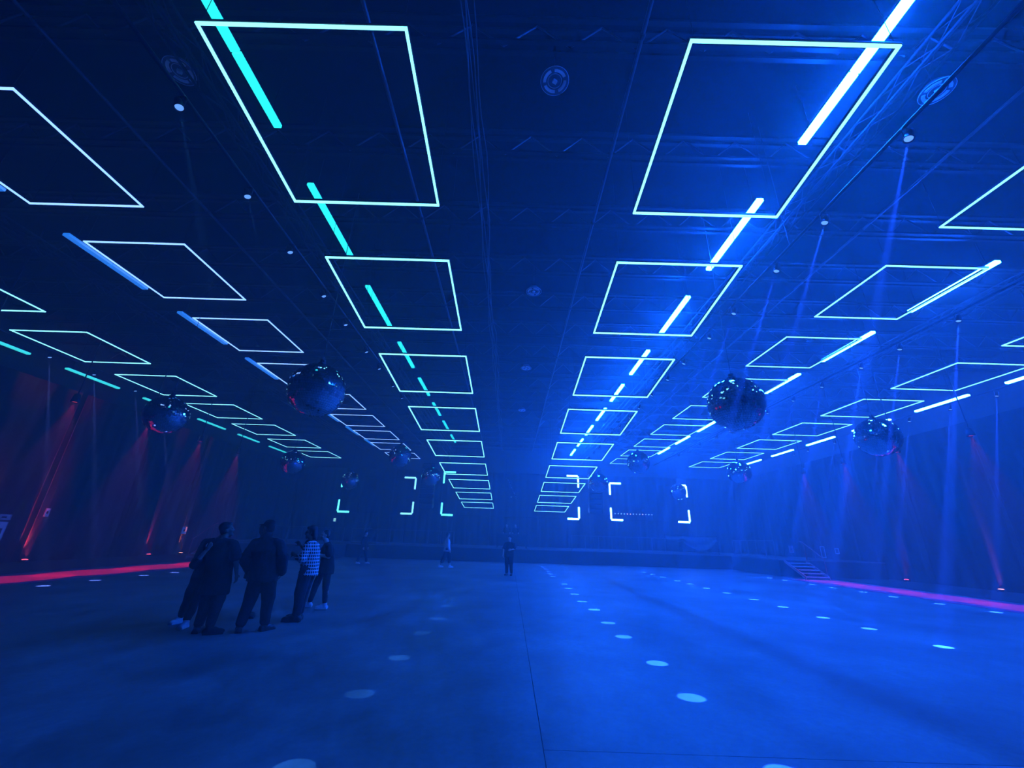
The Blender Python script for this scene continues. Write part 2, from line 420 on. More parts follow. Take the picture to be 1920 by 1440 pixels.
# ------------------------------------------------------------------ pin spots on thin pipes: slanted beams that end as small round pools on the floor
def can_meshes():
    bm = bmesh.new(); lathe(bm, [(.03, .12), (.045, .10), (.052, .03), (.058, -.06), (.062, -.075), (.056, -.075), (.05, -.06)], 20, cap=False); body = mesh_from(bm, 'can_body', M_BLACK, True)
    bm = bmesh.new(); lathe(bm, [(.048, -.05), (.048, -.055)], 20)
    lens = mesh_from(bm, 'lens', emit('pin_lens', (.15, .4, 1.0), False))
    bm = bmesh.new(); path(bm, [(-.075, 0, -.02), (-.075, 0, .11), (-.05, 0, .15), (.05, 0, .15), (.075, 0, .11), (.075, 0, -.02)], .008, 6); yoke = mesh_from(bm, 'yoke', M_BLACK)
    return body, lens, yoke
cb_, cl_, cy_ = can_meshes()
PZ = 6.85
def pin_row(px, fx, ys, row, watts, rgb, size=2.15, y0=1.0, y1=30.5):
    t = thing('spot_pipe', f'thin black pipe carrying the row of small spotlights {row}', 'pipe', (px, 0, PZ+.18))
    bm = bmesh.new(); rod(bm, (0, y0, 0), (0, y1, 0), .028, seg=8); link('pipe', mesh_from(bm, 'pipe', M_ALU_DK, True), t)
    bm = bmesh.new(); rod(bm, (0, 0, 0), (0, 0, ZC-PZ-.18), .006, seg=5); wm = mesh_from(bm, 'hanger', M_BLACK)
    k = 0
    while y0+1+k*4.24 < y1: link('hanger', wm, t, (0, y0+1.1+k*4.24, 0)); k += 1
    for k, y in enumerate(ys):
        x1 = fx+random.uniform(-.06, .06); hx, hz = px, PZ
        tilt = math.atan((px-x1)/PZ)
        q = thing('pin_spot', f'small angled spotlight, {ORD[k]} from the camera in the row {row}', 'spotlight', (px, y, PZ), group=f'pin spots {row}')
        b = link('can_body', cb_, q, (0, 0, 0), (0, tilt, 0)); link('lens', cl_, b); link('yoke', cy_, q)
        ld = bpy.data.lights.new('pin_beam', 'SPOT'); wv = watts*random.uniform(.8, 1.2); ld.energy = wv; ld.color = rgb
        ld.spot_size = math.radians(size); ld.spot_blend = .12; ld.shadow_soft_size = .012
        link('pin_beam', ld, q, (-math.sin(tilt)*.09, 0, -math.cos(tilt)*.09), (0, tilt, 0))
pin_row(-4.56, -1.5, [3.74, 5.24, 6.65, 8.22, 9.59, 11.28, 12.6, 14.29, 15.67, 17.3], 'left of centre', PIN_W*.012, (.04, .28, 1))
pin_row(5.25, 2.14, [3.9, 5.46, 6.80, 8.46, 9.74, 11.45, 12.82, 14.45, 16.07, 17.5, 19.2, 20.8, 22.26, 24.0, 25.7, 27.43], 'right of centre', PIN_W*.6, (.008, .060, 1))
pin_row(10.65, 7.87, [6.9, 8.49, 10.06, 11.37, 13.05, 14.56, 16.19, 17.69, 19.27, 20.66, 22.59, 24.22, 25.69], 'across the right half', PIN_W, (.008, .055, 1))
pin_row(17.05, 14.3, [11.6, 13.39, 15.0, 16.73, 18.2, 19.7, 21.02, 23.07, 24.3], 'beside the right red strip', PIN_W, (.010, .055, 1))
pin_row(-15.56, -12.8, [10.8, 12.45, 14.0, 15.77, 17.13], 'beside the left red strip', PIN_W*.12, (.12, .22, 1), y0=8, y1=20)

# ------------------------------------------------------------------ red downlights on drop stems along both sides
e_red = emit('red_lens', (1.6, .10, .12), False)
bm = bmesh.new(); lathe(bm, [(.03, .32), (.09, .28), (.11, .1), (.12, 0), (.108, 0), (.10, .04)], 18, cap=False); rb_ = mesh_from(bm, 'can_body', M_BLACK, True)
bm = bmesh.new(); lathe(bm, [(.10, .035), (.10, .028)], 18); rl_ = mesh_from(bm, 'lens', e_red)
bm = bmesh.new(); rod(bm, (0, 0, .31), (0, 0, ZC-5.5), .018, seg=8); rs_ = mesh_from(bm, 'drop_stem', M_BLACK)
def red_row(x, ys, side, watts):
    for k, y in enumerate(ys):
        t = thing('red_downlight', f'red downlight on a long drop stem, {ORD[k]} from the camera along the {side} side', 'downlight', (x, y, 5.5), group=f'red downlights, {side} side')
        link('can_body', rb_, t); link('lens', rl_, t); link('drop_stem', rs_, t)
        ld = bpy.data.lights.new('red_beam', 'SPOT'); ld.energy = watts; ld.color = (1, .05, .20); ld.spot_size = math.radians(22); ld.spot_blend = .25; ld.shadow_soft_size = .03
        lo = link('red_beam', ld, t, (0, 0, -.02)); lo.scale = (1, 2.1, 1)
red_row(-15.0, [10.35, 13.28, 16.3, 19.32, 22.21], 'left', RED_W)
red_row(16.4, [11.15, 14.1, 17.05, 20.0, 22.95], 'right', RED_W*.65)

# ------------------------------------------------------------------ floor uplights at the drapes
bm = bmesh.new(); box(bm, (0, 0, .05), (.26, .18, .10)); bmesh.ops.bevel(bm, geom=bm.edges[:], offset=.012, segments=1, affect='EDGES'); ub_ = mesh_from(bm, 'housing', M_BLACK)
bm = bmesh.new(); box(bm, (0, 0, .108), (.20, .13, .012)); ul_ = {}
def uplight(x, y, lab, rgb, e, tilt, watts, size):
    t = thing('floor_uplight', lab, 'uplight', (x, y, .024), (0, 0, 0), 'floor uplights')
    link('housing', ub_, t)
    b2 = bmesh.new(); lathe(b2, [(.10, .10), (.10, .112), (.06, .125)], 16); link('lens', mesh_from(b2, 'lens', e), t)
    ld = bpy.data.lights.new('up_beam', 'SPOT'); ld.energy = watts; ld.color = rgb; ld.spot_size = math.radians(size); ld.spot_blend = .4; ld.shadow_soft_size = .05
    lo = link('up_beam', ld, t, (0, 0, .14), (PI, tilt, 0)); lo.scale = (3.2, 1, 1)
e_up = emit('uplight_red', (4, .25, .35), False); e_upw = emit('uplight_warm', (3, 1.1, .8), False)
uplight(-20.78, 19.1, 'low red uplight glowing at the foot of the left drapes', (1, .06, .12), e_up, -.26, UP_W, 17)
uplight(-20.78, 16.9, 'low warm uplight at the left picture edge', (1, .18, .08), e_upw, -.26, UP_W*.7, 16)
uplight(-20.78, 25.5, 'low faint red uplight between two others on the left', (1, .06, .12), e_up, -.26, UP_W*.5, 12)
uplight(-20.78, 27.95, 'low warm uplight beside the left stage stairs', (1, .25, .10), e_upw, -.26, UP_W*.6, 10)
uplight(21.98, 20.0, 'low warm uplight at the foot of the right drapes', (1, .20, .12), e_upw, .26, UP_W*1.5, 11)
uplight(21.98, 24.6, 'low faint red uplight beside the right stage stairs', (1, .06, .14), e_up, .26, UP_W*.6, 12)

# ------------------------------------------------------------------ round speakers hanging under the roof
M_SPK = mat('pale_speaker_ring', (.8, .8, .84), .5, nscale=20, namt=.1)
def speaker_meshes():
    out = []
    bm = bmesh.new(); lathe(bm, [(.04, .16), (.15, .14), (.24, .03), (.255, 0), (.25, -.012), (.235, -.005), (.12, .012), (.0, .012)], 40, cap=False); out.append(('dish', mesh_from(bm, 'dish', mat('speaker_dish', (.12, .12, .15), .5, nscale=20, namt=.15), True)))
    bm = bmesh.new(); lathe(bm, [(.246, -.014), (.255, -.018), (.255, -.006), (.246, -.006)], 40, cap=False); out.append(('rim', mesh_from(bm, 'rim', M_SPK, True)))
    bm = bmesh.new(); lathe(bm, [(.118, -.012), (.126, -.016), (.126, 0), (.118, 0)], 32, cap=False); out.append(('inner_ring', mesh_from(bm, 'inner_ring', M_SPK, True)))
    bm = bmesh.new(); n = 10; a0, a1 = -.62, .62; pr = []
    for i in range(n+1):
        a = a0+(a1-a0)*i/n; c, s = math.cos(a), math.sin(a)
        pr.append([bm.verts.new((r*c, r*s, z)) for r, z in ((.155, -.018), (.205, -.022), (.205, -.002), (.155, -.002))])
    for i in range(n):
        for q in range(4): bm.faces.new((pr[i][q], pr[i][(q+1) % 4], pr[i+1][(q+1) % 4], pr[i+1][q]))
    bm.faces.new(pr[0][::-1]); bm.faces.new(pr[-1]); arc = mesh_from(bm, 'arc_vent', M_SPK)
    bm = bmesh.new(); box(bm, (0, 0, -.02), (.075, .06, .05)); out.append(('hub', mesh_from(bm, 'hub', M_SPK)))
    bm = bmesh.new(); rod(bm, (0, 0, .15), (0, 0, ZC-9.3), .006, seg=5); out.append(('hanging_wire', mesh_from(bm, 'hanging_wire', M_CABLE)))
    return out, arc
sp_, arc_ = speaker_meshes()
for (x, y, lab) in ((.57, 4.86, 'round ceiling speaker near the top middle, nearest of the centre line'), (.57, 11.5, 'round ceiling speaker, second from the camera along the centre line'),
                    (.57, 18.0, 'round ceiling speaker, third from the camera along the centre line'), (.57, 24.9, 'round ceiling speaker, farthest along the centre line'),
                    (-6.19, 4.86, 'round ceiling speaker at the top left beside the cyan battens'), (7.4, 4.86, 'round ceiling speaker at the top right beside the inner right truss')):
    t = thing('ceiling_speaker', lab, 'speaker', (x, y, 9.3), (0, 0, .5), 'round ceiling speakers')
    for nm, me in sp_: link(nm, me, t)
    for q in range(4): link('arc_vent', arc_, t, (0, 0, 0), (0, 0, q*PI/2))

# ------------------------------------------------------------------ corner-lit rectangles over the stage
BY = 34.0
def corner_rect(x0, x1, z0, z1, lab, eL, eR, ln=.92):
    t = thing('stage_light_rectangle', lab, 'light frame', ((x0+x1)/2, BY, z0), group='corner-lit rectangles over the stage')
    W, H = (x1-x0)/2, z1-z0; r = .07
    bm = bmesh.new(); path(bm, [(-W, .09, 0), (W, .09, 0), (W, .09, H), (-W, .09, H), (-W, .09, 0)], .022, 6); link('pipe_frame', mesh_from(bm, 'pipe_frame', M_BLACK), t)
    for sx, e in ((-1, eL), (1, eR)):
        for zz, sz in ((0, 1), (H, -1)):
            bm = bmesh.new(); rod(bm, (sx*(W-.02), 0, zz), (sx*(W-ln), 0, zz), r, seg=8); link('tube', mesh_from(bm, 'tube', e), t)
            bm = bmesh.new(); rod(bm, (sx*W, 0, zz+sz*.05), (sx*W, 0, zz+sz*ln), r, seg=8); link('tube', mesh_from(bm, 'tube', e), t)
    bm = bmesh.new(); rod(bm, (0, .09, H), (0, .09, ZC-z0), .008, seg=5); wm = mesh_from(bm, 'hanging_wire', M_BLACK)
    for sx in (-.6, .6): link('hanging_wire', wm, t, (sx*W, 0, 0))
eb1, eb2, eb3 = emit('corner_cyan', (.3, 3.0, 2.6), False), emit('corner_pale', (.5, 1.6, 2.0), False), emit('corner_blue_white', (2.2, 8.0, 45.0))
corner_rect(-13.8, -7.82, 3.20, 6.03, 'rectangle of four glowing corner brackets over the left of the stage', eb1, eb2)
corner_rect(-5.5, 5.53, 3.20, 6.58, 'widest rectangle of glowing corner brackets over the middle of the stage', eb1, eb3)
corner_rect(8.1, 14.36, 3.22, 6.08, 'rectangle of dazzling corner brackets over the right of the stage', eb3, eb3)

# speaker arrays
def line_array(x, lab):
    t = thing('speaker_array', lab, 'speaker', (x, 31.3, 6.5), group='hanging speaker arrays')
    bm = bmesh.new(); box(bm, (0, 0, 0), (.98, .62, .34)); bmesh.ops.bevel(bm, geom=bm.edges[:], offset=.03, segments=1, affect='EDGES'); cab = mesh_from(bm, 'cabinet', M_BLACK)
    bm = bmesh.new(); box(bm, (0, -.318, 0), (.88, .014, .27)); gr = mesh_from(bm, 'grille', mat('speaker_grille', (.03, .03, .034), .6, nscale=60, namt=.5))
    z, y, a = 0, 0, 0.0
    for k in range(9):
        c = link('cabinet', cab, t, (0, y, z), (a, 0, 0)); link('grille', gr, c)
        z -= .352*math.cos(a); y += .352*math.sin(a); a += .025
    bm = bmesh.new(); box(bm, (0, 0, .24), (.9, .5, .05)); link('rigging_bumper', mesh_from(bm, 'rigging_bumper', M_STEEL), t)
    bm = bmesh.new(); rod(bm, (0, 0, .25), (0, 0, ZC-6.53), .012, seg=6); link('chain', mesh_from(bm, 'chain', M_STEEL), t)
line_array(6.35, 'tall black speaker array hanging right of the middle light rectangle')
line_array(-6.25, 'tall black speaker array hanging left of the middle light rectangle')

# bar of small lamps
t = thing('pixel_bar', 'thin bar with a row of thirteen tiny lamps inside the right rectangle', 'light bar', (9.78, 33.6, 3.68))
bm = bmesh.new(); box(bm, (0, 0, .05), (3.05, .06, .05)); link('rail', mesh_from(bm, 'rail', M_BLACK), t)
el = [emit('tiny_lamp_blue', (.25, .45, 1.1), False), emit('tiny_lamp_pink', (.9, .6, 1.1), False)]
lm = []
for e in el:
    bm = bmesh.new(); bmesh.ops.create_uvsphere(bm, u_segments=10, v_segments=6, radius=.05); lm.append(mesh_from(bm, 'lamp', e, True))
for k in range(13): link('lamp', lm[1 if k in (4, 5, 9) else 0], t, (-1.45+k*2.9/12, 0, 0))
bm = bmesh.new(); rod(bm, (0, 0, .06), (0, 0, ZC-3.68), .005, seg=5); wm = mesh_from(bm, 'hanging_wire', M_BLACK)
for sx in (-1.3, 1.3): link('hanging_wire', wm, t, (sx, 0, 0))

# glittering string over the stage centre
t = thing('mirror_string', 'slanted string of small glittering mirrors hanging over the stage centre', 'ornament', (-.22, 28, 5.29))
bm = bmesh.new(); path(bm, [(-.12, 0, .12), (.05, 0, -.02), (.28, 0, -.5), (.52, 0, -.95), (.68, 0, -1.31)], .016, 6); link('cord', mesh_from(bm, 'cord', M_ALU), t)
bm = bmesh.new(); path(bm, [(.56, 0, -1.0), (.38, 0, -1.08), (.25, 0, -1.12)], .014, 6); link('cord', mesh_from(bm, 'cord', M_ALU), t)
bm = bmesh.new(); bmesh.ops.create_icosphere(bm, subdivisions=1, radius=.055); pm = mesh_from(bm, 'mirror_piece', M_MIRROR)
for q in ((0, 0, .03), (.08, 0, -.1), (.16, 0, -.25), (.28, 0, -.5), (.40, 0, -.72), (.46, 0, -.84), (.55, 0, -1.02), (.64, 0, -1.2), (.27, 0, -1.11)):
    link('mirror_piece', pm, t, q, (random.random()*3, random.random()*3, 0))
bm = bmesh.new(); rod(bm, (-.12, 0, .12), (-.12, 0, ZC-5.29), .004, seg=5); link('hanging_wire', mesh_from(bm, 'hanging_wire', M_BLACK), t)

# ------------------------------------------------------------------ stage and wings
PH = .93
def platform(name, x0, x1, y0, y1, lab):
    t = thing(name, lab, 'stage', ((x0+x1)/2, (y0+y1)/2, 0))
    W, D = x1-x0, y1-y0
    bm = bmesh.new(); box(bm, (0, 0, (PH-.08)/2+.013), (W-.04, D-.04, PH-.106)); link('skirt', mesh_from(bm, 'skirt', M_STAGE), t)
    bm = bmesh.new(); box(bm, (0, 0, PH-.04), (W, D, .08)); bmesh.ops.bevel(bm, geom=bm.edges[:], offset=.01, segments=1, affect='EDGES'); link('deck', mesh_from(bm, 'deck', M_STAGETOP), t)
    bm = bmesh.new(); box(bm, (0, -D/2-.004, PH-.02), (W, .012, .025)); link('edge_strip', mesh_from(bm, 'edge_strip', mat('grey_edge_strip', (.22, .22, .25), .5, nscale=8, namt=.3)), t)
platform('stage', XL+.6, XR-.6, 31.0, 40.3, 'long dark raised stage across the back of the hall')
platform('stage_wing', 15.7, XR-.7, 25.6, 30.98, 'dark raised platform beside the right stairs')
platform('stage_wing', -17.8, -11.5, 25.8, 30.98, 'dark raised platform beside the left stairs')
def railing(p0, p1, n, lab, h=1.0):
    p0, p1 = Vector(p0), Vector(p1); d = p1-p0
    t = thing('railing', lab, 'railing', tuple(p0), group='stage railings')
    bm = bmesh.new(); rod(bm, (0, 0, 0), (0, 0, h), .02, seg=8); pm = mesh_from(bm, 'post', M_RAILP)
    for k in range(n+1): link('post', pm, t, tuple(d*(k/n)))
    for hz in (h, h*.12):
        bm = bmesh.new(); rod(bm, (0, 0, hz), (d.x, d.y, hz), .016, seg=8); link('rail', mesh_from(bm, 'rail', M_RAILP), t)
M_RAILP = mat('grey_steel_railing', (.22, .22, .24), .4, .5, nscale=10, namt=.2)
railing((-11.3, 31.15, PH), (-4.0, 31.15, PH), 8, 'thin grey railing along the left part of the stage edge')
railing((4.5, 31.15, PH), (11.2, 31.15, PH), 7, 'thin grey railing along the right part of the stage edge')
railing((15.85, 26.0, PH), (15.85, 30.8, PH), 5, 'thin grey railing on the inner edge of the right platform')
railing((-17.6, 30.6, PH), (-11.7, 30.6, PH), 6, 'thin grey railing on the left platform')
def stairs(x0, x1, y0, y1, lab, rail_x):
    n = 5; t = thing('stage_stairs', lab, 'stairs', ((x0+x1)/2, y0, 0)); W = x1-x0; D = (y1-y0)/n; rs = PH/(n+1)
    bm = bmesh.new(); box(bm, (0, 0, 0), (W-.08, D+.03, .05)); tr = mesh_from(bm, 'tread', M_STAGETOP)
    bm = bmesh.new(); box(bm, (0, -D/2-.02, .005), (W-.08, .02, .05)); ns = mesh_from(bm, 'nosing', M_PALE)
    for k in range(n):
        o = link('tread', tr, t, (0, D*(k+.5), rs*(k+1)-.025)); link('nosing', ns, o)
    for sx in (-1, 1):
        bm = bmesh.new(); vs_ = [(-.02, -.02, 0), (-.02, D*n, PH-.16), (-.02, D*n, PH), (-.02, -.02, .16)]
        a = [bm.verts.new(v) for v in vs_]; b = [bm.verts.new((.02, v[1], v[2])) for v in vs_]
        bm.faces.new(a); bm.faces.new(b[::-1])
        for q in range(4): bm.faces.new((a[q], b[q], b[(q+1) % 4], a[(q+1) % 4]))
        link('stringer', mesh_from(bm, 'stringer', M_RUST), t, (sx*(W/2-.02), 0, 0))
    rx = rail_x*(W/2-.02); s = PH/(D*n)
    bm = bmesh.new(); path(bm, [(rx, .1, 1.03), (rx, D*n, 1.03+s*(D*n-.1)), (rx, D*n+.25, 1.06+s*(D*n-.1))], .022, 8); link('handrail', mesh_from(bm, 'handrail', M_RUST), t)
    for yy in (.12, D*n-.1):
        bm = bmesh.new(); rod(bm, (rx, yy, yy*s+.02), (rx, yy, 1.03+s*(yy-.1)), .016, seg=8); link('post', mesh_from(bm, 'post', M_RUST), t)
stairs(16.0, 17.3, 23.95, 25.58, 'red-lit five-step stairs up to the right platform', 1)
stairs(-17.6, -16.2, 24.1, 25.78, 'red-lit five-step stairs up to the left platform', -1)

# sagging cloth on posts
t = thing('draped_sheet', 'sagging pale sheet hung between posts on the right of the stage', 'cloth', (13.4, 31.9, PH))
bm = bmesh.new(); nx, nz = 40, 14; grid = []
for j in range(nz+1):
    row = []
    for i in range(nx+1):
        u, v = i/nx, j/nz
        sag = .35+.62*math.sin(PI*min(1, max(0, (u-.35)/.62)))**.7 if u > .35 else .35+.1*math.sin(u*9)
        z = 1.22-v*sag-.05*abs(math.sin(u*9))*(1-v)
        y = .10*math.sin(v*7+u*5)*v+.05*math.sin(u*22)*(.3+v)
        row.append(bm.verts.new((-1.9+3.8*u, y, z)))
    grid.append(row)
for j in range(nz):
    for i in range(nx): bm.faces.new((grid[j][i], grid[j+1][i], grid[j+1][i+1], grid[j][i+1]))
bmesh.ops.solidify(bm, geom=bm.faces[:], thickness=.01)
link('sheet', mesh_from(bm, 'sheet', mat('grey_sheet', (.22, .22, .24), .5, nscale=6, namt=.2), True), t)
bm = bmesh.new(); rod(bm, (0, 0, 0), (0, 0, 1.3), .025, seg=8); pm = mesh_from(bm, 'post', M_STEEL)
for x in (-1.93, 1.93): link('post', pm, t, (x, 0, 0))
bm = bmesh.new(); rod(bm, (-1.93, 0, 1.25), (1.93, 0, 1.25), .012, seg=6); link('line', mesh_from(bm, 'line', M_STEEL), t)

# low table for the performers
t = thing('stage_table', 'dark narrow table on the stage in front of two people', 'table', (.2, 33.0, PH))
bm = bmesh.new(); box(bm, (0, 0, .98), (2.4, .7, .05)); link('table_top', mesh_from(bm, 'table_top', M_STAGETOP), t)
bm = bmesh.new(); box(bm, (0, 0, .48), (.06, .06, .96)); lm_ = mesh_from(bm, 'leg', M_BLACK)
for sx in (-1.1, 1.1):
    for sy in (-.28, .28): link('leg', lm_, t, (sx, sy, 0))
bm = bmesh.new(); box(bm, (0, -.33, .55), (2.3, .02, .8)); link('front_cloth', mesh_from(bm, 'front_cloth', M_STAGE), t)

# ------------------------------------------------------------------ small wall signs and boxes
def sign(p, s, lab, side, m, cat='sign', hollow=False):
    t = thing('wall_sign', lab, cat, p)
    bm = bmesh.new(); box(bm, (0, 0, 0), (.02, s[0], s[1])); link('sheet', mesh_from(bm, 'sheet', m if not hollow else M_BLACK), t)
    bm = bmesh.new(); e = .05 if hollow else .02
    for sg in (-1, 1):
        box(bm, (side*.012, 0, sg*(s[1]-e)/2), (.02, s[0], e)); box(bm, (side*.012, sg*(s[0]-e)/2, 0), (.02, e, s[1]-2*e))
    link('border', mesh_from(bm, 'border', M_PALE if not hollow else m), t)
    bm = bmesh.new(); box(bm, (side*.014, 0, 0), (.012, s[0]*.35, s[1]*.3)); link('symbol', mesh_from(bm, 'symbol', M_STEEL if not hollow else M_BLACK), t)
sign((-20.9, 27.83, 1.46), (.42, .44), 'small square white sign above the warm uplight on the left drapes', 1, M_WHITE)
sign((-20.9, 19.31, 2.07), (.20, .36), 'small narrow white sign above the red uplight on the left drapes', 1, M_WHITE)
sign((-20.9, 17.80, 1.25), (.36, .75), 'tall white sign at the left picture edge', 1, M_WHITE)
sign((-20.9, 17.75, 1.80), (.5, .22), 'wide grey sign above the tall one at the left picture edge', 1, M_PALE)
sign((22.1, 29.36, 1.45), (.36, .36), 'small hollow square sign on the right drapes, furthest right', -1, M_PALE, hollow=True)
sign((22.1, 34.1, 1.45), (.5, .5), 'small red box on the right drapes beyond the stairs', -1, MATS['red_painted_rail'], 'box')
sign((22.1, 30.7, 1.35), (.42, .75), 'upright hollow box on the right drapes beside the handrail', -1, M_PALE, 'box', hollow=True)
t = thing('exit_lamp', 'tiny pale lamp on the back drapes at the left', 'lamp', (-16.5, 40.36, 2.75))
bm = bmesh.new(); box(bm, (0, .1, 0), (.3, .16, .4)); link('housing', mesh_from(bm, 'housing', M_BLACK), t)
bm = bmesh.new(); box(bm, (0, 0, 0), (.2, .04, .3)); link('lens', mesh_from(bm, 'lens', emit('exit_lens', (.35, .9, .8), False)), t)
# ------------------------------------------------------------------ people
def capsule(bm, a, b, ra, rb, seg=12):
    a, b = Vector(a), Vector(b); d = b-a; L = d.length
    if L < 1e-5: d = V(0, 0, 1)
    d.normalize(); up = d.orthogonal().normalized(); sd = d.cross(up); rings = []
    prof = []
    for q in (80, 50, 20): prof.append((a-d*ra*math.sin(math.radians(q)), ra*math.cos(math.radians(q))))
    prof += [(a.lerp(b, s), ra+(rb-ra)*s) for s in (.0, .5, 1.0)]
    for q in (20, 50, 80): prof.append((b+d*rb*math.sin(math.radians(q)), rb*math.cos(math.radians(q))))
    for c, r in prof: rings.append([bm.verts.new(c+r*(math.cos(2*PI*k/seg)*up+math.sin(2*PI*k/seg)*sd)) for k in range(seg)])
    for i in range(len(rings)-1):
        for k in range(seg): bm.faces.new((rings[i][k], rings[i][(k+1) % seg], rings[i+1][(k+1) % seg], rings[i+1][k]))
    bm.faces.new(rings[0][::-1]); bm.faces.new(rings[-1])
def ellip(bm, c, r, R=None):
    res = bmesh.ops.create_uvsphere(bm, u_segments=16, v_segments=10, radius=1)
    M = Matrix.Translation(c) @ (R.to_4x4() if R else Matrix()) @ Matrix.Diagonal((*r, 1))
    bmesh.ops.transform(bm, matrix=M, verts=res['verts'])
def loft(bm, secs, seg=20):
    """secs: (center, rx, ry, xaxis)"""
    rings = []
    n = len(secs)
    for i, (c, rx, ry, xa) in enumerate(secs):
        c = Vector(c); d = (Vector(secs[min(i+1, n-1)][0])-Vector(secs[max(i-1, 0)][0])).normalized()
        xa = Vector(xa); xa = (xa-d*xa.dot(d)).normalized(); ya = d.cross(xa)
        rings.append([bm.verts.new(c+rx*math.cos(2*PI*k/seg)*xa+ry*math.sin(2*PI*k/seg)*ya) for k in range(seg)])
    for i in range(n-1):
        for k in range(seg): bm.faces.new((rings[i][k], rings[i][(k+1) % seg], rings[i+1][(k+1) % seg], rings[i+1][k]))
    bm.faces.new(rings[0][::-1]); bm.faces.new(rings[-1])
def remesh(bm, name, vox, smooth, m, wrinkle=0.0, floor0=False):
    me = bpy.data.meshes.new('tmp'); bm.to_mesh(me); bm.free()
    o = bpy.data.objects.new('tmp', me); COL.objects.link(o)
    md = o.modifiers.new('r', 'REMESH'); md.mode = 'VOXEL'; md.voxel_size = vox; md.use_smooth_shade = True
    if smooth:
        sm = o.modifiers.new('s', 'SMOOTH'); sm.factor = .5; sm.iterations = smooth
    dg = bpy.context.evaluated_depsgraph_get()
    res = bpy.data.meshes.new_from_object(o.evaluated_get(dg))
    bpy.data.objects.remove(o); bpy.data.meshes.remove(me)
    res.name = name; res.materials.clear(); res.materials.append(m)
    if wrinkle or floor0:
        nrm = [v.normal.copy() for v in res.vertices]
        for v, n in zip(res.vertices, nrm):
            if wrinkle:
                f = noise.noise(Vector((v.co.x*9, v.co.y*9, v.co.z*5)))+.6*noise.noise(Vector((v.co.x*22+5, v.co.y*22, v.co.z*11)))
                v.co += n*f*wrinkle
            if floor0 and v.co.z < .002: v.co.z = .002
    for p in res.polygons: p.use_smooth = True
    return res
M_SKIN = mat('skin', (.42, .27, .20), .55, nscale=14, namt=.08)
M_SKIN2 = mat('skin_deep', (.20, .12, .085), .5, nscale=14, namt=.08)
M_SKIN3 = mat('skin_light', (.62, .44, .36), .5, nscale=14, namt=.06)
M_HAIR = mat('dark_hair', (.010, .009, .008), .6, nscale=40, namt=.4)
M_HAIRB = mat('brown_hair', (.08, .05, .035), .6, nscale=40, namt=.4)
M_CLOTH = mat('black_cotton', (.012, .012, .014), .9, nscale=24, namt=.3)
M_CLOTH2 = mat('charcoal_cotton', (.020, .020, .024), .9, nscale=24, namt=.3)
M_DENIM = mat('dark_trousers', (.022, .023, .03), .9, nscale=26, namt=.35)
M_BOOT = mat('black_leather', (.014, .013, .013), .45, nscale=20, namt=.3)
M_SNEAK = mat('white_sneaker', (.72, .72, .74), .6, nscale=20, namt=.08)
M_SHIRTP = mat('pale_shirt', (.62, .63, .66), .85, nscale=16, namt=.1)
M_EYE = mat('dark_eye', (.02, .02, .02), .2, nscale=20, namt=.2)
M_LIP = mat('lip', (.22, .09, .08), .5, nscale=20, namt=.1)
M_GLASS = mat('glasses_frame', (.02, .02, .02), .3, nscale=20, namt=.1)
def plaid():
    m = bpy.data.materials.new('plaid_flannel'); m.use_nodes = True; t = m.node_tree; b = t.nodes['Principled BSDF']
    tc = t.nodes.new('ShaderNodeTexCoord'); sx = t.nodes.new('ShaderNodeSeparateXYZ'); t.links.new(tc.outputs['Object'], sx.inputs[0])
    def line(src, f):
        a = t.nodes.new('ShaderNodeMath'); a.operation = 'MULTIPLY'; a.inputs[1].default_value = f; t.links.new(src, a.inputs[0])
        c = t.nodes.new('ShaderNodeMath'); c.operation = 'FRACT'; t.links.new(a.outputs[0], c.inputs[0])
        e = t.nodes.new('ShaderNodeMath'); e.operation = 'LESS_THAN'; e.inputs[1].default_value = .30; t.links.new(c.outputs[0], e.inputs[0]); return e
    ad = t.nodes.new('ShaderNodeMath'); ad.operation = 'ADD'; t.links.new(sx.outputs['X'], ad.inputs[0]); t.links.new(sx.outputs['Y'], ad.inputs[1])
    l1, l2 = line(sx.outputs['Z'], 17), line(ad.outputs[0], 17)
    mx = t.nodes.new('ShaderNodeMath'); mx.operation = 'MAXIMUM'; t.links.new(l1.outputs[0], mx.inputs[0]); t.links.new(l2.outputs[0], mx.inputs[1])
    r = t.nodes.new('ShaderNodeValToRGB'); r.color_ramp.elements[0].color = (.015, .015, .02, 1); r.color_ramp.elements[1].color = (.78, .78, .8, 1)
    t.links.new(mx.outputs[0], r.inputs[0]); t.links.new(r.outputs[0], b.inputs['Base Color']); b.inputs['Roughness'].default_value = .9
    return m
M_PLAID = plaid()

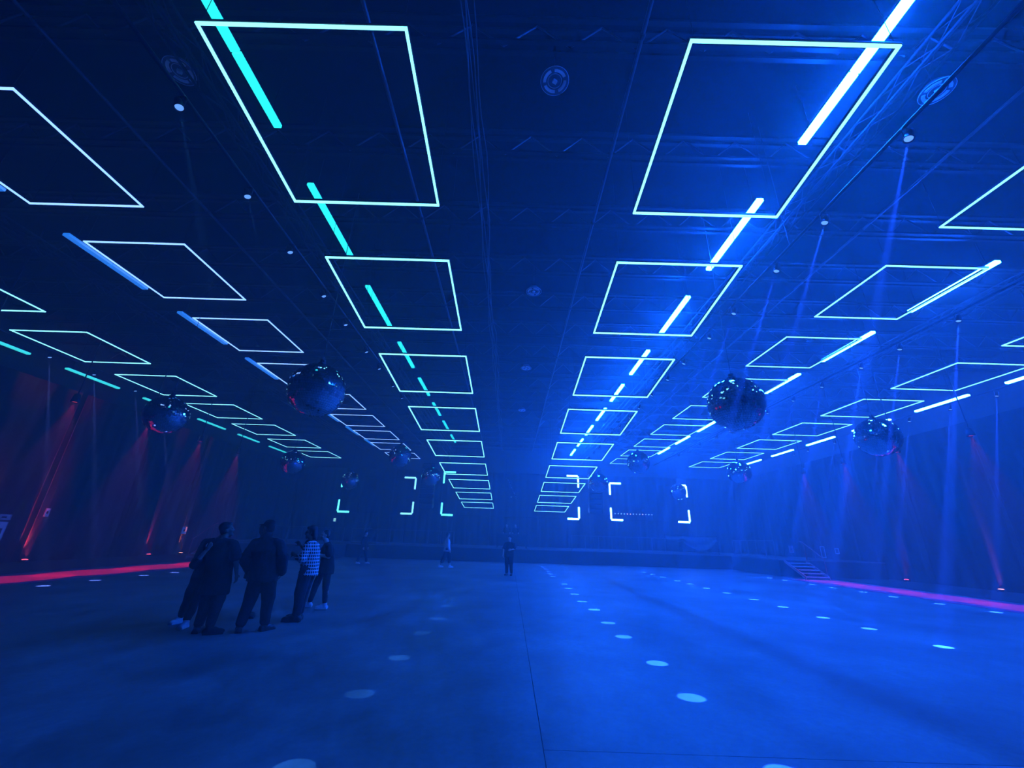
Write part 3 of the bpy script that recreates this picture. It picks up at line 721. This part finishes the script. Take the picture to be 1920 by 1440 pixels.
def person(label, loc, face, J=None, H=1.75, skin=None, top=None, bottom=None, shoes=None, hair=None, cap=None, look=0.0, nod=0.0,
           build=1.0, vox=.010, glasses=False, extra=None, group=None, hand_open=(.35, .35)):
    """face: heading in degrees (0 = +Y, positive turns left). J overrides joints with offsets from loc in world axes."""
    t = thing('person', label, 'person', loc, group=group)
    s = H/1.75; Rz = Matrix.Rotation(math.radians(face), 3, 'Z')
    D = dict(pel=(0, 0, .96), ch=(0, .0, 1.27), nb=(0, -.015, 1.475), hd=(0, .02, 1.625),
             shL=(-.185*build, 0, 1.42), shR=(.185*build, 0, 1.42), elL=(-.25*build, -.03, 1.13), elR=(.25*build, -.03, 1.13),
             wrL=(-.255*build, .07, .89), wrR=(.255*build, .07, .89), hpL=(-.09, 0, .94), hpR=(.09, 0, .94),
             knL=(-.105, .03, .50), knR=(.105, .03, .50), anL=(-.12, -.03, .09), anR=(.12, -.03, .09))
    Q = {k: Rz @ (Vector(v)*s) for k, v in D.items()}
    foot = {'L': Rz @ V(-.12, 1, 0).normalized(), 'R': Rz @ V(.12, 1, 0).normalized()}
    for k, v in (J or {}).items():
        if k in ('footL', 'footR'): foot[k[-1]] = Vector((v[0], v[1], 0)).normalized()
        else: Q[k] = Vector(v)
    fw = Rz @ V(0, 1, 0); xh = (Q['hpR']-Q['hpL']).normalized(); xs = (Q['shR']-Q['shL']).normalized()
    b = build
    skin = skin or M_SKIN
    # head frame
    Rh = Matrix.Rotation(math.radians(face+look), 3, 'Z') @ Matrix.Rotation(-math.radians(nod), 3, 'X')
    hd = Q['hd']
    def hp(x, y, z): return hd+Rh @ (V(x, y, z)*s)
    # ---- body: one continuous surface
    bm = bmesh.new()
    pel, ch, nb = Q['pel'], Q['ch'], Q['nb']
    w_ = pel.lerp(ch, .45)
    loft(bm, [(pel-V(0, 0, .10), .10*b, .085*b, xh), (pel, .155*b, .115*b, xh), (w_, .14*b, .10*b, xh), (ch, .165*b, .115*b, xs), (ch.lerp(nb, .55), .13*b, .09, xs), (ch.lerp(nb, .82), .085*b, .07, xs), (nb, .060, .058, xs)])
    for sd in 'LR':
        capsule(bm, ch.lerp(nb, .6), Q['sh'+sd]-V(0, 0, .042), .066, .052*b)
        capsule(bm, Q['sh'+sd]-V(0, 0, .042), Q['el'+sd], .052*b, .042*b); capsule(bm, Q['el'+sd], Q['wr'+sd], .042*b, .028)
        capsule(bm, Q['hp'+sd], Q['kn'+sd], .085*b, .058*b); capsule(bm, Q['kn'+sd], Q['an'+sd], .055*b, .037)
        calf = Q['kn'+sd].lerp(Q['an'+sd], .3); capsule(bm, calf-foot[sd]*.015, calf.lerp(Q['an'+sd], .3)-foot[sd]*.015, .055*b, .042*b)
        a = Q['an'+sd]; capsule(bm, V(a.x, a.y, .045), V(a.x, a.y, .04)+foot[sd]*.13, .038, .03)
        # hand: palm, four fingers, thumb
        w0 = Q['wr'+sd]; hdv = (w0-Q['el'+sd]).normalized(); side = 1 if sd == 'L' else -1
        inw = xs*side; inw = (inw-hdv*inw.dot(hdv)).normalized() if abs(inw.dot(hdv)) < .95 else fw
        if extra and ('palm'+sd) in extra:
            inw = Vector(extra['palm'+sd]); inw = (inw-hdv*inw.dot(hdv)).normalized()
        ac = hdv.cross(inw).normalized()
        if ac.dot(fw) < 0: ac = -ac          # thumb side points forward
        if extra and ('thumb'+sd) in extra and ac.dot(Vector(extra['thumb'+sd])) < 0: ac = -ac
        pc = w0+hdv*.055
        ellip(bm, pc, (.042, .020, .052), Matrix((ac, inw, hdv)).transposed())
        curl = hand_open[0 if sd == 'L' else 1]
        fr = max(.0085, vox*.95)
        for q, (off, ln) in enumerate(((.030, .072), (.010, .080), (-.011, .075), (-.031, .060))):
            f0 = w0+hdv*.085+ac*off
            d1 = (hdv*math.cos(curl)+inw*math.sin(curl)+ac*off*3).normalized(); f1 = f0+d1*ln*.55
            d2 = (hdv*math.cos(curl*2.4)+inw*math.sin(curl*2.4)).normalized(); f2 = f1+d2*ln*.5
            capsule(bm, f0, f1, fr, fr, 8); capsule(bm, f1, f2, fr, fr*.85, 8)
        t0 = w0+hdv*.03+ac*.030; t1 = t0+(hdv*.6+ac*.8).normalized()*.045; t2 = t1+(hdv*.9+ac*.25+inw*.3).normalized()*.035
        capsule(bm, t0, t1, fr*1.25, fr*1.1, 8); capsule(bm, t1, t2, fr*1.1, fr*.9, 8)
    capsule(bm, nb-V(0, 0, .03), hp(0, -.015, -.05), .058, .052)
    ellip(bm, hp(0, -.012, .03), (.074*s, .094*s, .098*s), Rh)
    ellip(bm, hp(0, .022, -.045), (.058*s, .066*s, .072*s), Rh)
    capsule(bm, hp(0, .060, -.095), hp(0, .062, -.098), .022, .022, 8)
    capsule(bm, hp(0, .082, .010), hp(0, .100, -.030), .009, .014, 8)
    for q in (-1, 1):
        ellip(bm, hp(q*.074, -.005, -.005), (.010, .020, .032), Rh)
        capsule(bm, hp(q*.012, .083, .024), hp(q*.045, .070, .024), .010, .009, 8)
        ellip(bm, hp(q*.038, .058, -.030), (.024, .024, .022), Rh)
    body = link('body', remesh(bm, 'body', vox, 3, skin), t)
    # eyes and mouth
    for q in (-1, 1):
        bm = bmesh.new(); ellip(bm, hp(q*.032, .077, .004), (.011, .008, .006), Rh); link('eye', mesh_from(bm, 'eye', M_EYE, True), body)
    bm = bmesh.new(); ellip(bm, hp(0, .084, -.062), (.024, .007, .007), Rh); link('mouth', mesh_from(bm, 'mouth', M_LIP, True), body)
    # hair
    if hair:
        bm = bmesh.new(); kind, hm = hair
        if kind != 'bald':
            ellip(bm, hp(0, -.026, .050), (.083*s, .096*s, .094*s), Rh); ellip(bm, hp(0, -.045, .005), (.080*s, .072*s, .09*s), Rh)
            if kind in ('full', 'long'):
                ellip(bm, hp(0, -.03, .07), (.088*s, .10*s, .088*s), Rh); ellip(bm, hp(0, .045, .098), (.062*s, .045*s, .03*s), Rh)
            if kind == 'long':
                for q in range(9):
                    an = math.radians(120+q*15)
                    x, y = .078*math.sin(an-PI), -.02+.078*math.cos(an)
                    capsule(bm, hp(x*.9, y*.8-.02, .03), hp(x*1.05, y-.035, -.10-.02*(q % 3)), .030, .020, 8)
            link('hair', remesh(bm, 'hair', .011, 2, hm, .004), t)
    if cap:
        bm = bmesh.new(); ellip(bm, hp(0, -.012, .070), (.088*s, .108*s, .078*s), Rh)
        c = link('cap', remesh(bm, 'cap', .010, 2, cap), t)
        bm = bmesh.new(); ellip(bm, hp(0, .125, .058), (.078*s, .075*s, .010), Rh @ Matrix.Rotation(-.12, 3, 'X')); link('brim', mesh_from(bm, 'brim', cap, True), c)
    if glasses:
        bm = bmesh.new()
        for q in (-1, 1):
            path(bm, [hp(q*(.034+.024*math.cos(a*PI/6)), .094, .002+.018*math.sin(a*PI/6)) for a in range(13)], .003, 5)
            rod(bm, hp(q*.058, .092, .006), hp(q*.078, -.01, .010), .003, seg=5)
        rod(bm, hp(-.010, .095, .004), hp(.010, .095, .004), .003, seg=5)
        link('glasses', mesh_from(bm, 'glasses', M_GLASS), t)
    # ---- trousers
    bm = bmesh.new(); bm_p = bottom.get('puff', .02); bl = bottom.get('len', 1.0)
    loft(bm, [(pel-V(0, 0, .12), .125*b+bm_p, .10*b+bm_p, xh), (pel-V(0, 0, .02), .165*b+bm_p*.8, .125*b+bm_p*.8, xh), (pel+V(0, 0, .10), .15*b+bm_p*.6, .11*b+bm_p*.6, xh)])
    for sd in 'LR':
        kn, an = Q['kn'+sd], Q['an'+sd]
        capsule(bm, Q['hp'+sd], kn, .092*b+bm_p, .068*b+bm_p)
        if bl > .55:
            e = kn.lerp(an, .86 if bl >= 1 else (bl-.5)*2)
            capsule(bm, kn, e, .066*b+bm_p*.9, .048*b+bm_p*.8)
    link('trousers', remesh(bm, 'trousers', .013, 4, bottom['mat'], .010, True), t)
    # ---- top
    bm = bmesh.new(); p = top.get('puff', .02); hem = top.get('hem', .80)*s; bb = b
    lo = Vector((pel.x, pel.y, hem)); lo2 = lo.lerp(pel+V(0, 0, .05), .5)
    loft(bm, [(lo, .165*bb+p*1.5, .13*bb+p*1.5, xh), (lo2, .168*bb+p*1.3, .13*bb+p*1.3, xh), (w_, .152*bb+p*1.2, .118*bb+p*1.2, (xh+xs)), (ch, .172*bb+p, .122*bb+p, xs), (ch.lerp(nb, .55), .135*bb+p*.6, .095+p*.6, xs), (ch.lerp(nb, .82), .095*bb, .080, xs), (nb+V(0, 0, .0), .070, .066, xs)])
    slv = top.get('sleeve', .6)
    for sd in 'LR':
        sh, el, wr = Q['sh'+sd], Q['el'+sd], Q['wr'+sd]
        sh = sh-V(0, 0, .042); capsule(bm, ch.lerp(nb, .70), sh, .072+p*.3, .056*b+p*.35)
        if slv <= 1: capsule(bm, sh, sh.lerp(el, slv), .056*b+p*.5, .058*b+p*.8)
        else:
            capsule(bm, sh, el, .056*b+p*.5, .050*b+p*.6); capsule(bm, el, el.lerp(wr, slv-1), .052*b+p*.8, .040*b+p*.7)
    if top.get('collar'): capsule(bm, nb+V(0, 0, .0), nb+V(0, 0, .03), .074, .070)
    link(top.get('name', 'shirt'), remesh(bm, top.get('name', 'shirt'), .012, 4, top['mat'], .011), t)
    if top.get('front'):
        bm = bmesh.new(); cf = ch+fw*(.13*b+p); capsule(bm, nb+fw*.07-V(0, 0, .04), Vector((pel.x, pel.y, 1.02))+fw*(.09*b+p*.6), .065, .075)
        link('undershirt', remesh(bm, 'undershirt', .013, 3, top['front'], .004), t)
    # ---- shoes
    for sd in 'LR':
        a = Q['an'+sd]; f = foot[sd]; sdv = V(f.y, -f.x, 0); bm = bmesh.new(); k = shoes.get('size', 1.0); h0 = a.z-.09*s
        R3 = Matrix((sdv, f, V(0, 0, 1))).transposed(); base = V(a.x, a.y, h0)
        ellip(bm, base+V(0, 0, .045)-f*.02*k, (.046*k, .062*k, .055*k), R3); ellip(bm, base+V(0, 0, .040)+f*.12*k, (.050*k, .085*k, .042*k), R3)
        ellip(bm, base+V(0, 0, .052)+f*.05*k, (.046*k, .085*k, .055*k), R3)
        capsule(bm, base+V(0, 0, .06), base+V(0, 0, shoes.get('shaft', .11)), .050*k, .050*k)
        box(bm, base+V(0, 0, .016)+f*.065*k, (.092*k, .255*k, .032*k), R3)
        o = link('shoe', remesh(bm, 'shoe', .008, 2, shoes['mat']), t)
        if abs(h0) < .01:
            for v in o.data.vertices:
                if v.co.z < .0: v.co.z = 0
        if shoes.get('laces'):
            bm = bmesh.new()
            for q in range(3): rod(bm, base+V(0, 0, .098*k-.012*q)+f*(.06+.025*q)*k-sdv*.028, base+V(0, 0, .098*k-.012*q)+f*(.06+.025*q)*k+sdv*.028, .005, seg=5)
            link('laces', mesh_from(bm, 'laces', shoes['laces']), o)
    return t

def W(loc, **k):   # world coordinates -> offsets
    return {n: (v if n.startswith('foot') else (v[0]-loc[0], v[1]-loc[1], v[2])) for n, v in k.items()}
BLK = dict(mat=M_CLOTH, puff=.03, hem=.60, sleeve=.85)
# A: big man in long black tee, seen from behind, hugging
LA = (-4.95, 7.66, 0)
person('person in a long black tee and dark boots seen from behind, hugged by another', LA, -12,
       W(LA, hd=(-5.02, 7.71, 1.585), nb=(-5.02, 7.64, 1.445), ch=(-4.98, 7.62, 1.25), shR=(-4.80, 7.62, 1.40), elR=(-4.66, 7.58, 1.13), wrR=(-4.64, 7.66, .89),
         shL=(-5.22, 7.62, 1.40), elL=(-5.34, 7.84, 1.16), wrL=(-5.20, 8.06, 1.14), anL=(-5.06, 7.66, .09), anR=(-4.83, 7.60, .09), knL=(-5.05, 7.70, .5), knR=(-4.83, 7.64, .5), footR=(.9, .45), footL=(-.2, 1)),
       H=1.74, skin=M_SKIN2, top=dict(mat=M_CLOTH, puff=.04, hem=.58, sleeve=.8), bottom=dict(mat=M_DENIM, puff=.025), shoes=dict(mat=M_BOOT, size=1.12, shaft=.16),
       hair=('full', M_HAIR), look=-50, nod=-18, build=1.12, group='people talking in a group')
# B: hugging person behind A, white sneakers
LB = (-5.45, 8.12, 0)
person('person in black with white sneakers hugging the one in the long tee', LB, 180,
       W(LB, pel=(-5.48, 8.12, .93), ch=(-5.40, 8.02, 1.24), nb=(-5.32, 7.96, 1.43), hd=(-5.24, 7.99, 1.55), shR=(-5.52, 7.96, 1.41), elR=(-5.24, 7.43, 1.03), wrR=(-5.07, 7.365, 1.25),
         shL=(-5.14, 8.04, 1.38), elL=(-4.92, 7.95, 1.20), wrL=(-4.90, 7.90, 1.10), hpR=(-5.57, 8.12, .92), hpL=(-5.39, 8.12, .92), knR=(-5.72, 8.22, .5), anR=(-5.88, 8.36, .09),
         knL=(-5.48, 8.08, .5), anL=(-5.52, 8.02, .09), footR=(-.1, -1), footL=(.25, -1)),
       H=1.74, skin=M_SKIN3, top=dict(mat=M_CLOTH2, puff=.025, hem=.78, sleeve=1.35), bottom=dict(mat=M_CLOTH, puff=.02), shoes=dict(mat=M_SNEAK, laces=M_PALE),
       hair=('full', M_HAIR), look=20, extra=dict(palmR=(.2, 1, 0), thumbR=(-.6, 0, .6)), hand_open=(.3, .02), group='people talking in a group')
# C: cap and jacket, seen from behind
LC = (-4.31, 7.9, 0)
person('person in a black jacket and peaked cap seen from behind', LC, 5,
       W(LC, hd=(-4.42, 7.92, 1.645), nb=(-4.39, 7.88, 1.49), ch=(-4.34, 7.88, 1.27), shR=(-4.13, 7.88, 1.42), elR=(-4.0, 7.84, 1.16), wrR=(-4.03, 7.95, .93), shL=(-4.57, 7.88, 1.42), elL=(-4.68, 7.84, 1.12), wrL=(-4.60, 7.98, .90),
         hpL=(-4.40, 7.9, .95), hpR=(-4.22, 7.9, .95), knL=(-4.43, 7.88, .51), knR=(-4.18, 7.98, .51), anL=(-4.46, 7.80, .09), anR=(-4.15, 7.98, .09), footL=(-.5, .8), footR=(.4, 1)),
       H=1.77, skin=M_SKIN, top=dict(mat=M_CLOTH2, puff=.05, hem=.76, sleeve=1.98, name='jacket', collar=True), bottom=dict(mat=M_CLOTH, puff=.035), shoes=dict(mat=M_BOOT, size=1.1),
       hair=('short', M_HAIR), cap=M_CLOTH, look=68, build=1.12, group='people talking in a group')
# D: half hidden behind C
LD = (-5.12, 9.05, 0)
person('person in black mostly hidden behind the one with the cap', LD, -60,
       None, H=1.70, skin=M_SKIN2, top=dict(mat=M_CLOTH, puff=.035, hem=.72, sleeve=1.9), bottom=dict(mat=M_CLOTH, puff=.03), shoes=dict(mat=M_BOOT),
       hair=('full', M_HAIR), look=-10, group='people talking in a group')
# E: plaid shirt, facing left
LE = (-3.98, 8.9, 0)
person('person in a white-checked plaid shirt and big boots facing left', LE, 97,
       W(LE, hd=(-4.07, 8.88, 1.585), nb=(-4.02, 8.9, 1.43), ch=(-3.99, 8.9, 1.24), pel=(-3.97, 8.9, .93), shL=(-4.01, 8.73, 1.38), shR=(-4.0, 9.07, 1.38), elL=(-4.03, 8.64, 1.10), wrL=(-4.26, 8.76, 1.17), elR=(-4.06, 9.10, 1.12), wrR=(-4.24, 8.92, 1.34),
         hpL=(-3.98, 8.81, .92), hpR=(-3.98, 8.99, .92), knL=(-4.01, 8.80, .49), knR=(-4.05, 9.0, .49), anL=(-4.0, 8.80, .09), anR=(-4.06, 9.02, .09), footL=(-1, -.1), footR=(-1, .12)),
       H=1.70, skin=M_SKIN2, top=dict(mat=M_PLAID, puff=.035, hem=.82, sleeve=1.45, front=M_CLOTH), bottom=dict(mat=M_DENIM, puff=.04), shoes=dict(mat=M_BOOT, size=1.3, shaft=.17),
       hair=('long', M_HAIR), look=14, glasses=True, hand_open=(.5, .5), group='people talking in a group')
# F: black tee, arms folded, white shoes
LF = (-4.2, 10.25, 0)
person('person in a black tee and white shoes with folded arms facing left', LF, 118,
       W(LF, hd=(-4.34, 10.22, 1.535), nb=(-4.27, 10.24, 1.385), ch=(-4.22, 10.25, 1.20), pel=(-4.18, 10.26, .90), shL=(-4.14, 10.10, 1.335), shR=(-4.34, 10.38, 1.335), elL=(-4.10, 10.06, 1.08), wrL=(-4.37, 10.04, 1.13), elR=(-4.46, 10.42, 1.08), wrR=(-4.42, 10.10, 1.06),
         hpL=(-4.12, 10.20, .89), hpR=(-4.26, 10.31, .89), knL=(-4.10, 10.18, .47), knR=(-4.40, 10.36, .48), anL=(-4.06, 10.20, .09), anR=(-4.50, 10.42, .09), footL=(-1, -.25), footR=(-1, -.2)),
       H=1.65, skin=M_SKIN3, top=dict(mat=M_CLOTH, puff=.02, hem=.76, sleeve=.8), bottom=dict(mat=M_DENIM, puff=.008), shoes=dict(mat=M_SNEAK, laces=M_PALE),
       hair=('short', M_HAIRB), look=10, hand_open=(.3, .3), group='people talking in a group')
# G, H, I: farther off on the floor
LG = (-8.35, 25.25, 0)
person('distant person in black with pale shoes near the left platform', LG, -100, W(LG, anL=(-8.15, 25.4, .09), knL=(-8.22, 25.38, .5), anR=(-8.6, 25.15, .09), knR=(-8.45, 25.15, .5)), H=1.73, skin=M_SKIN3,
       top=dict(mat=M_CLOTH, puff=.03, hem=.72, sleeve=1.9), bottom=dict(mat=M_CLOTH, puff=.03), shoes=dict(mat=M_SNEAK), hair=('full', M_HAIR), vox=.013)
LH = (-3.45, 24.4, 0)
person('distant person in a pale shirt walking across the floor', LH, -65, W(LH, anL=(-3.22, 24.35, .09), knL=(-3.28, 24.42, .5), anR=(-3.78, 24.38, .09), knR=(-3.55, 24.35, .49), footR=(1, .2), footL=(1, .1)), H=1.78, skin=M_SKIN3,
       top=dict(mat=M_SHIRTP, puff=.04, hem=.80, sleeve=1.9), bottom=dict(mat=M_CLOTH, puff=.05, len=.75), shoes=dict(mat=M_SNEAK, size=1.05), hair=('short', M_HAIRB), vox=.013)
LI = (.03, 20.65, 0)
person('lone distant person in dark clothes standing in the middle of the floor', LI, 165, W(LI, elR=(-.24, 20.6, 1.13), wrR=(-.26, 20.55, .90), elL=(.26, 20.58, 1.14), wrL=(.10, 20.40, 1.10)), H=1.72, skin=M_SKIN3,
       top=dict(mat=M_CLOTH, puff=.035, hem=.80, sleeve=.8), bottom=dict(mat=M_CLOTH, puff=.03), shoes=dict(mat=M_BOOT), hair=('short', M_HAIR), vox=.013)
# J, K: on the stage behind the table
for (x, f, l, hr) in ((-.22, 175, 'person in black on the stage, left of the two behind the table', M_HAIR), (.48, 150, 'person in black on the stage, right of the two behind the table', M_HAIRB)):
    person(l, (x, 33.75, PH), f, None, H=1.74, skin=M_SKIN3, top=dict(mat=M_CLOTH, puff=.03, hem=.8, sleeve=.8), bottom=dict(mat=M_CLOTH, puff=.03), shoes=dict(mat=M_BOOT), hair=('short', hr), vox=.014, group='people on the stage')
